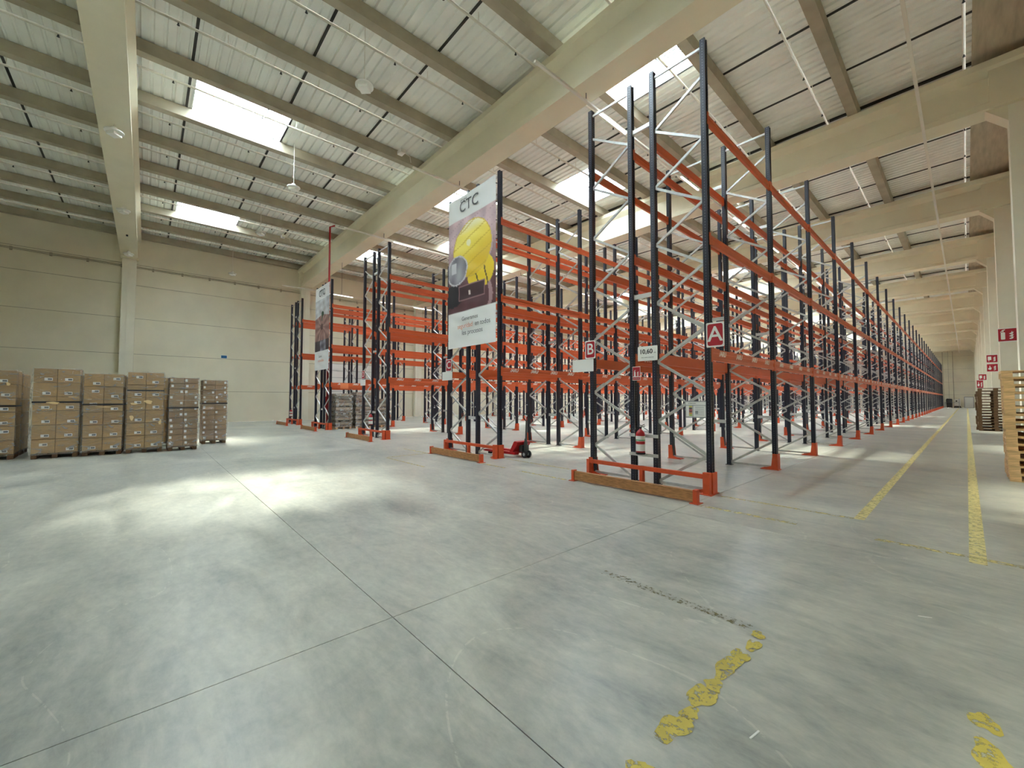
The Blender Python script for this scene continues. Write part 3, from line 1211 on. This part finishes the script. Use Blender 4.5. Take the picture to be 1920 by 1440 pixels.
# ================================================================== PALLETS
def pallet_meshes(m):
    d = {}
    d['deck_board'] = MB().box(-.6, .6, -.0725, .0725, 0, .022).mesh('deck_board', m)
    d['narrow_board'] = MB().box(-.6, .6, -.05, .05, 0, .022).mesh('deck_board', m)
    d['stringer_board'] = MB().box(-.0725, .0725, -.4, .4, 0, .022).mesh('stringer_board', m)
    d['block'] = MB().box(-.0725, .0725, -.0725, .0725, 0, .078).mesh('block', m)
    d['base_board'] = MB().box(-.6, .6, -.0725, .0725, 0, .022).mesh('base_board', m)
    return d


PW, PWD = pallet_meshes(M_wood), pallet_meshes(M_wood2)


def pallet_parts(root, pm, jitter=None):
    for y in (-.3275, 0, .3275):
        put('base_board', pm['base_board'], root, (0, y, 0))
        for x in (-.5275, 0, .5275):
            put('block', pm['block'], root, (x, y, .022))
    for x in (-.5275, 0, .5275):
        put('stringer_board', pm['stringer_board'], root, (x, 0, .1))
    for y, n in ((-.3275, 'deck_board'), (-.17, 'narrow_board'), (0, 'deck_board'), (.17, 'narrow_board'), (.3275, 'deck_board')):
        put('deck_board', pm[n], root, (0, y, .122))


def pallet_one_mesh(m, name):
    mb = MB()
    for y in (-.3275, 0, .3275):
        mb.box(-.6, .6, y - .0725, y + .0725, 0, .022)
        for x in (-.5275, 0, .5275):
            mb.box(x - .0725, x + .0725, y - .0725, y + .0725, .022, .1)
    for x in (-.5275, 0, .5275):
        mb.box(x - .0725, x + .0725, -.4, .4, .1, .122)
    for y, w in ((-.3275, .0725), (-.17, .05), (0, .0725), (.17, .05), (.3275, .0725)):
        mb.box(-.6, .6, y - w, y + w, .122, .144)
    return mb.mesh(name, m)


ORD = ['lowest', 'second', 'third', 'fourth', 'fifth', 'sixth', 'seventh', 'eighth', 'ninth', 'tenth', 'eleventh', 'twelfth', 'thirteenth', 'fourteenth', 'topmost']
for i in range(15):
    q = RND.uniform(-.012, .012) - i * .0035
    r = empty('pallet', (.515 + .6 + q, 12.98 + RND.uniform(-.02, .02), i * .144), (0, 0, RND.uniform(-.012, .012)))
    n = ORD[i] if i in (0, 14) else ORD[i] + ' from the floor'
    tag(r, 'pale wooden pallet, %s in the light stack beside the walkway' % n, 'pallet', 'pale pallets in the tall stack')
    pallet_parts(r, PW)
pk = pallet_one_mesh(M_wood, 'pallet')
for i in range(14):
    n = ORD[i] if i == 0 else ('topmost' if i == 13 else ORD[i] + ' from the floor')
    o = put('pallet', pk, None, (1.12 + RND.uniform(-.01, .01), 13.84 + RND.uniform(-.01, .01), i * .144))
    tag(o, 'pale wooden pallet, %s in the stack hidden behind the light stack' % n, 'pallet', 'pale pallets in the hidden stack')
dk = pallet_one_mesh(M_wood2, 'pallet')
for i in range(15):
    o = put('pallet', dk, None, (.36 + .6 + RND.uniform(-.02, .02), 31.5 + .42 + RND.uniform(-.02, .02), i * .144), (0, 0, RND.uniform(-.02, .02)))
    n = ORD[i] if i in (0, 14) else ORD[i] + ' from the floor'
    tag(o, 'dark weathered pallet, %s in the brown stack farther along the walkway' % n, 'pallet', 'dark pallets in the farther stack')
for i in range(14):
    o = put('pallet', dk, None, (.30 + .6 + RND.uniform(-.02, .02), 32.76 + RND.uniform(-.01, .01), i * .144), (0, 0, RND.uniform(-.02, .02)))
    n = ORD[i] if i == 0 else ('topmost' if i == 13 else ORD[i] + ' from the floor')
    tag(o, 'dark weathered pallet, %s in the stack behind the brown stack' % n, 'pallet', 'dark pallets in the hindmost stack')


# ================================================================== CARTON LOADS ON PALLETS
def carton_load(label, x, y, rz, rows, cols, deep, cw, cd_, chh, small, strap_z, film=True, labels=True):
    """stretch-wrapped load; front faces local +X; columns run along local Y; origin = centre of the front bottom edge"""
    r = tag(empty('carton_load', (x, y, 0), (0, 0, rz)), label, 'pallet load', 'wrapped carton loads by the wall')
    wid, dep = cols * cw, deep * cd_
    p = MB()
    for yy in (-wid / 2 + .06, 0, wid / 2 - .06):
        p.box(-dep + .02, -.02, yy - .05, yy + .05, 0, .022)
        for xx in (-.09, -dep / 2, -dep + .09):
            p.box(xx - .06, xx + .06, yy - .055, yy + .055, .022, .1)
    for xx in (-.09, -dep / 2, -dep + .09):
        p.box(xx - .07, xx + .07, -wid / 2, wid / 2, .1, .122)
    nb = 5
    for k_ in range(nb):
        yy = -wid / 2 + .06 + k_ * (wid - .12) / (nb - 1)
        p.box(-dep + .01, -.01, yy - .055, yy + .055, .122, .144)
    p.build('pallet', M_wood2, r)
    me = MB().box(-cd_ + .006, -.006, -cw / 2 + .006, cw / 2 - .006, .002, chh - .014).mesh('carton', M_card if not small else M_card2)
    lw, lh = (.15, .075) if not small else (.06, .075)
    lab = MB().box(0, .0015, -lw / 2, lw / 2, -lh / 2, lh / 2).mesh('paper_label', M_label)
    tx = MB().box(0, .0022, -lw * .1, lw * .42, -lh * .3, lh * .3).mesh('label_print', M_tgrey)
    for i in range(rows):
        for j in range(cols):
            for k in range(deep):
                if k > 0 and i < rows - 1 and 0 < j < cols - 1:
                    continue
                jj = RND.uniform(-.006, .006)
                c = put('carton', me, r, (-k * cd_ + jj, -wid / 2 + (j + .5) * cw, .144 + i * chh))
                if k == 0 and labels:
                    if small:
                        ly = RND.choice((-.36, -.30, .32)) * cw
                        lz = chh * .5
                    else:
                        ly, lz = RND.uniform(-.02, .16) * cw, chh * (.22 if RND.random() < .85 else .6)
                    put('paper_label', lab, c, (-.003, ly, lz))
                    if not small:
                        put('label_print', tx, c, (-.003, ly, lz))
    top = .144 + rows * chh
    if strap_z:
        s = MB()
        e = .012
        for (a, b, c_, d) in ((-e, .004 + e - .008, -wid / 2 - e, wid / 2 + e), (-dep - e, -dep, -wid / 2 - e, wid / 2 + e)):
            s.box(a + .01, b + .01, c_, d, strap_z - .022, strap_z + .022)
        s.box(-dep - e, e, -wid / 2 - e, -wid / 2 - .004, strap_z - .022, strap_z + .022)
        s.box(-dep - e, e, wid / 2 + .004, wid / 2 + e, strap_z - .022, strap_z + .022)
        s.build('strap', M_strap, r)
    if film:
        e = .02
        f = MB()
        nz = 14
        for q in range(nz + 1):
            z = .10 + (top + .01 - .10) * q / nz
            b = e + .01 * math.sin(q * 2.1)
            f.v += [(b, -wid / 2 - b, z), (b, wid / 2 + b, z), (-dep - b, wid / 2 + b, z), (-dep - b, -wid / 2 - b, z)]
        for q in range(nz):
            a = q * 4
            for s_ in range(4):
                t_ = (s_ + 1) % 4
                f.f.append((a + s_, a + t_, a + 4 + t_, a + 4 + s_))
        f.build('stretch_film', M_film, r)
    return r


carton_load('large brown carton load wrapped in film, at the far end from the racks', -16.95, -3.02, 0.05, 6, 2, 2, .44, .50, .372, False, 1.42)
carton_load('tall brown carton load with a black strap in front of the wall column', -16.62, -1.81, 0.04, 6, 2, 2, .435, .50, .383, False, 1.52)
carton_load('brown carton load with shiny film and one raised top corner', -16.55, -.90, -0.03, 6, 2, 2, .405, .50, .365, False, 1.45)
carton_load('brown carton load with torn paper patches and a high black strap', -16.55, .0, -0.02, 6, 2, 2, .41, .50, .378, False, 1.86)
M_torn_crease = mat('torn_paper_and_crease', (224, 196, 142), .8)


def torn(load, spots):
    for i, (y, z, w, h) in enumerate(spots):
        p = blob(0, 0, w, h, 40 + i, 14)
        MB().prism(p, 'x', 0, .003).build('torn_and_crease_patch', M_torn_crease, load, (.036, y, z))


LD = [o for o in bpy.data.objects if o.name.startswith('carton_load')]
torn(LD[1], [(-.06, 1.50, .11, .035), (.30, 1.66, .09, .012)])
torn(LD[2], [(.02, 1.38, .15, .012)])  # thin pale strip painted as the white glint of a film crease
torn(LD[3], [(.06, 1.52, .09, .06), (-.26, 1.46, .07, .03), (-.30, 1.05, .05, .07), (.34, .9, .03, .08)])
torn(LD[0], [(-.1, 1.66, .16, .012), (.3, 2.0, .03, .05)])
carton_load('load of many small cartons nearest the strapped brown loads', -16.5, .90, 0.02, 12, 2, 2, .36, .45, .178, True, 1.33)
carton_load('load of many small cartons at the row end nearest the racks', -18.2, 1.87, 0.0, 12, 2, 2, .36, .45, .179, True, 1.45)
for i, (yy, l) in enumerate(((-3.05, 'brown carton load hidden behind the endmost brown load'), (-1.85, 'brown carton load hidden behind the tall strapped load'), (-.80, 'brown carton load hidden behind the raised-corner load'), (.35, 'brown carton load hidden behind the load with torn paper'))):
    carton_load(l, -18.1, yy, 0.0, 6, 2, 2, .42, .50, .365, False, None, True, False)


# ================================================================== WRAPPED STACKS ON THE FLOOR UNDER THE RACKS
def goods_stack(label, x, y, w, d, layers, seed):
    rr = random.Random(seed)
    r = tag(empty('wrapped_stack', (x, y, 0)), label, 'pallet load', 'wrapped stacks under the rack')
    z = .0
    p = MB()
    for yy in (-w / 2 + .06, 0, w / 2 - .06):
        p.box(-d, 0, yy - .05, yy + .05, 0, .1)
    p.box(-d, 0, -w / 2, w / 2, .1, .13)
    p.build('pallet', M_wood, r)
    z = .13
    for i in range(layers):
        hh = rr.uniform(.105, .15)
        a, b = rr.uniform(-.03, .03), rr.uniform(-.03, .03)
        if i % 3 == 2:      # pallet-like layer with openings
            l = MB().box(-d + a, a, -w / 2, w / 2, 0, hh * .28).box(-d + a, a, -w / 2, w / 2, hh * .8, hh - .004)
            for yy in (-w / 2 + .07, 0, w / 2 - .07):
                l.box(-d + a, a, yy - .06, yy + .06, hh * .28, hh * .8)
        else:
            l = MB().box(-d + a, a, -w / 2 + b, w / 2 + b, .003, hh - .003)
        l.build('layer', M_goods if i % 2 else M_goods2, r, (0, 0, z))
        z += hh
    f = MB()
    e = .04
    for q in range(13):
        zz = .05 + (z + .03 - .05) * q / 12
        b = e + .018 * math.sin(q * 2.3 + seed)
        f.v += [(b, -w / 2 - b, zz), (b, w / 2 + b, zz), (-d - b, w / 2 + b, zz), (-d - b, -w / 2 - b, zz)]
    for q in range(12):
        a = q * 4
        for s_ in range(4):
            t_ = (s_ + 1) % 4
            f.f.append((a + s_, a + t_, a + 4 + t_, a + 4 + s_))
    f.f.append((48, 49, 50, 51))
    f.build('stretch_film', M_film2, r)


goods_stack('film-wrapped grey stack next to the hands banner, first under the rack', -22.42, 7.96, .84, .75, 14, 1)
goods_stack('film-wrapped grey stack standing second under the hands-banner rack', -22.45, 9.05, .86, .75, 14, 2)
goods_stack('film-wrapped grey stack standing third under the hands-banner rack', -22.42, 10.08, .72, .75, 12, 3)
goods_stack('film-wrapped grey stack standing behind the red hose cabinet', -23.85, 8.2, .84, .75, 13, 4)


# ================================================================== PALLET JACK
r = tag(empty('pallet_jack', (-8.14, 7.78, 0)), 'red hand pallet jack with black handle parked behind the helmet banner', 'pallet jack')
for s in (-1, 1):
    f = MB()
    f.prism([(-.12, .16), (-.12, .085), (-1.42, .075), (-1.52, .09), (-1.52, .105), (-1.40, .135), (-.30, .15)], 'y', s * .19 - .075, s * .19 + .075)
    f.build('fork', M_red, r)
    MB().lathe([(.04, -.05), (.04, .05)], n=14).build('load_roller', M_black, r, (-1.28, s * .19, .04), (pi / 2, 0, 0))
b = MB().prism([(-.40, .09), (-.29, .09), (-.05, .36), (-.03, .43), (-.15, .45), (-.18, .43)], 'y', -.25, .25)
b.build('carriage', M_red, r)
MB().box(-.10, .02, -.13, .13, .16, .34).build('pump_housing', M_dark, r)
MB().lathe([(.055, .18), (.06, .22), (.05, .42), (.035, .46), (.03, .52)], c=(.03, 0), n=14).build('hydraulic_pump', M_dark, r)
for s in (-1, 1):
    MB().lathe([(.05, -.025), (.095, -.025), (.10, -.018), (.10, .018), (.095, .025), (.05, .025)], n=20).build('steer_wheel', M_black, r, (.06, s * .075, .10), (pi / 2, 0, 0))
    MB().lathe([(.045, -.027), (.045, .027)], n=12).build('wheel_hub', M_grey, r, (.06, s * .075, .10), (pi / 2, 0, 0))
MB().bar((.06, 0, .10), (.04, 0, .22), .06, .07).build('steer_yoke', M_dark, r)
MB().tube([(.04, 0, .40), (.055, 0, .80), (.06, 0, 1.0)], [.028, .024, .022], 10).build('handle_shaft', M_dark, r)
lp = [(0, 0, 1.0), (0, -.07, 1.05), (0, -.115, 1.10), (0, -.12, 1.17), (0, -.08, 1.20), (0, .08, 1.20), (0, .12, 1.17), (0, .115, 1.10), (0, .07, 1.05), (0, 0, 1.0)]
MB().tube([(p[0] + .06, p[1], p[2]) for p in lp], .014, 8).build('handle_loop', M_black, r)
MB().bar((.06, 0, 1.0), (.075, 0, 1.13), .025, .02).build('release_lever', M_red, r)

# ================================================================== SIGNS ON THE RIGHT COLUMNS
def column_sign(x, y, z, w, h, label, kind):
    r = tag(empty('fire_sign', (x, y, z)), label, 'sign', 'red fire signs on the columns')
    plate('board', M_label, r, w, h, .01, 0)
    plate('red_field', M_sign, r, w * .93, h * .88, .008, -.004, .002)
    if kind == 'ext':
        fire_icon(r, w, h, -.0065, M_label)
    else:
        k_ = MB()
        if kind == 'hose':
            k_.box(-w * .36, -w * .06, -.008, -.0065, -h * .16, h * .26).box(-w * .30, -w * .24, -.008, -.0065, -h * .3, -h * .16)
        else:
            k_.prism([(-w * .34, -h * .22), (-w * .12, -h * .26), (-w * .05, 0), (-w * .16, h * .05), (-w * .18, h * .25), (-w * .24, h * .25), (-w * .25, 0), (-w * .36, -h * .04)], 'y', -.008, -.0065)
        k_.build('symbol', M_label, r)
        f2 = MB()
        for i in range(3):
            zb = -h * .28 + i * h * .17
            f2.prism([(w * .08, zb + h * .02), (w * .16, zb - h * .04), (w * .28, zb), (w * .33, zb + h * .16), (w * .27, zb + h * .10), (w * .24, zb + h * .20), (w * .19, zb + h * .08)], 'y', -.008, -.0065)
        f2.build('flame_symbol', M_label, r)


column_sign(1.27, 28.55 - .30, 4.44, .56, .62, 'large red fire extinguisher sign on the column beside the pale pallet stack', 'ext')
column_sign(1.08, 38.35 - .30, 4.05, .46, .50, 'red fire hose sign, upper of two on one column', 'hose')
column_sign(1.08, 38.35 - .30, 3.50, .46, .50, 'red fire alarm sign, lower of two on one column', 'alarm')
column_sign(.85, 48.15 - .30, 3.29, .42, .50, 'small-looking red fire sign one column beyond the paired signs', 'hose')
column_sign(.85, 57.95 - .30, 3.0, .42, .80, 'red and white fire sign two columns beyond the paired signs', 'alarm')

# blue sign, wall door
r = tag(empty('wall_sign', (XL + .004, 3.98, 4.54)), 'small blue sign on the beige panel wall', 'sign')
MB().box(0, .006, -.19, .19, -.12, .12).build('board', M_label, r)
MB().box(.006, .009, -.165, .165, -.095, .095).build('blue_field', M_blue, r)
d1 = struct(box('door_1', M_grey, None, XL, XL + .03, 10.9, 14.6, 0, 4.5))
d1['label'] = 'pale sectional loading door behind the racks'
for i in range(8):
    box('door_section', M_white, d1, .0, .06, -1.83, 1.83, -2.23 + i * .56, -2.23 + i * .56 + .53)
# ================================================================== FAR END OF THE AISLE
d2 = struct(box('door_2', M_grey, None, -.35, .85, YEND - .05, YEND - .005, 0, 2.05))
d2['label'] = 'small grey door in the far end wall'
box('door_leaf', M_white, d2, -.52, .52, -.05, -.025, -.99, .92)
r = tag(empty('waste_container', (-2.2, 110.6, 0)), 'dark upright container by the far end wall', 'container')
MB().prism([(-.33, .1), (.33, .1), (.40, 1.45), (-.40, 1.45)], 'y', -.3, .3).build('body', M_dark, r)
MB().prism([(-.42, 1.45), (.42, 1.45), (.34, 1.66), (-.30, 1.70)], 'y', -.33, .33).build('lid', M_black, r)
for s in (-1, 1):
    MB().lathe([(.08, -.03), (.08, .03)], n=12).build('wheel', M_black, r, (s * .3, .2, .08), (0, pi / 2, 0))
r = tag(empty('barrier', (-1.4, 109.8, 0)), 'low grey tube barrier across the far end of the aisle', 'barrier')
for x in (-1.3, -.4, .45):
    MB().tube([(x, 0, 0), (x, 0, 1.7 if x > 0 else 1.05)], .035, 8).build('post', M_grey, r)
MB().tube([(-1.3, 0, 1.0), (.45, 0, 1.0)], .03, 8).build('rail', M_grey, r)
r = tag(empty('battery_charger', (-1.2, 111.3, 0)), 'white charger box with dark dial by the far end wall', 'charger')
MB().box(-.4, .4, -.25, .25, .35, 1.6).build('case', M_white, r)
MB().lathe([(.12, 0), (.12, .03)], n=14).build('dial', M_dark, r, (-.1, -.25, 1.25), (pi / 2, 0, 0))
MB().prism([(-.5, 0), (.5, 0), (.4, .35), (-.35, .35)], 'y', -.3, .3).build('base', M_dark, r)
for x in (-2.9, -1.6):
    o = MB().tube([(x, YEND - .04, 0), (x, YEND - .04, 10.5)], .05, 6).build('wall_pipe', M_purlin)
    tag(o, 'thin pipe rising up the far end wall, ' + ('next to the rack' if x < -2 else 'behind the dark container'), 'pipe')
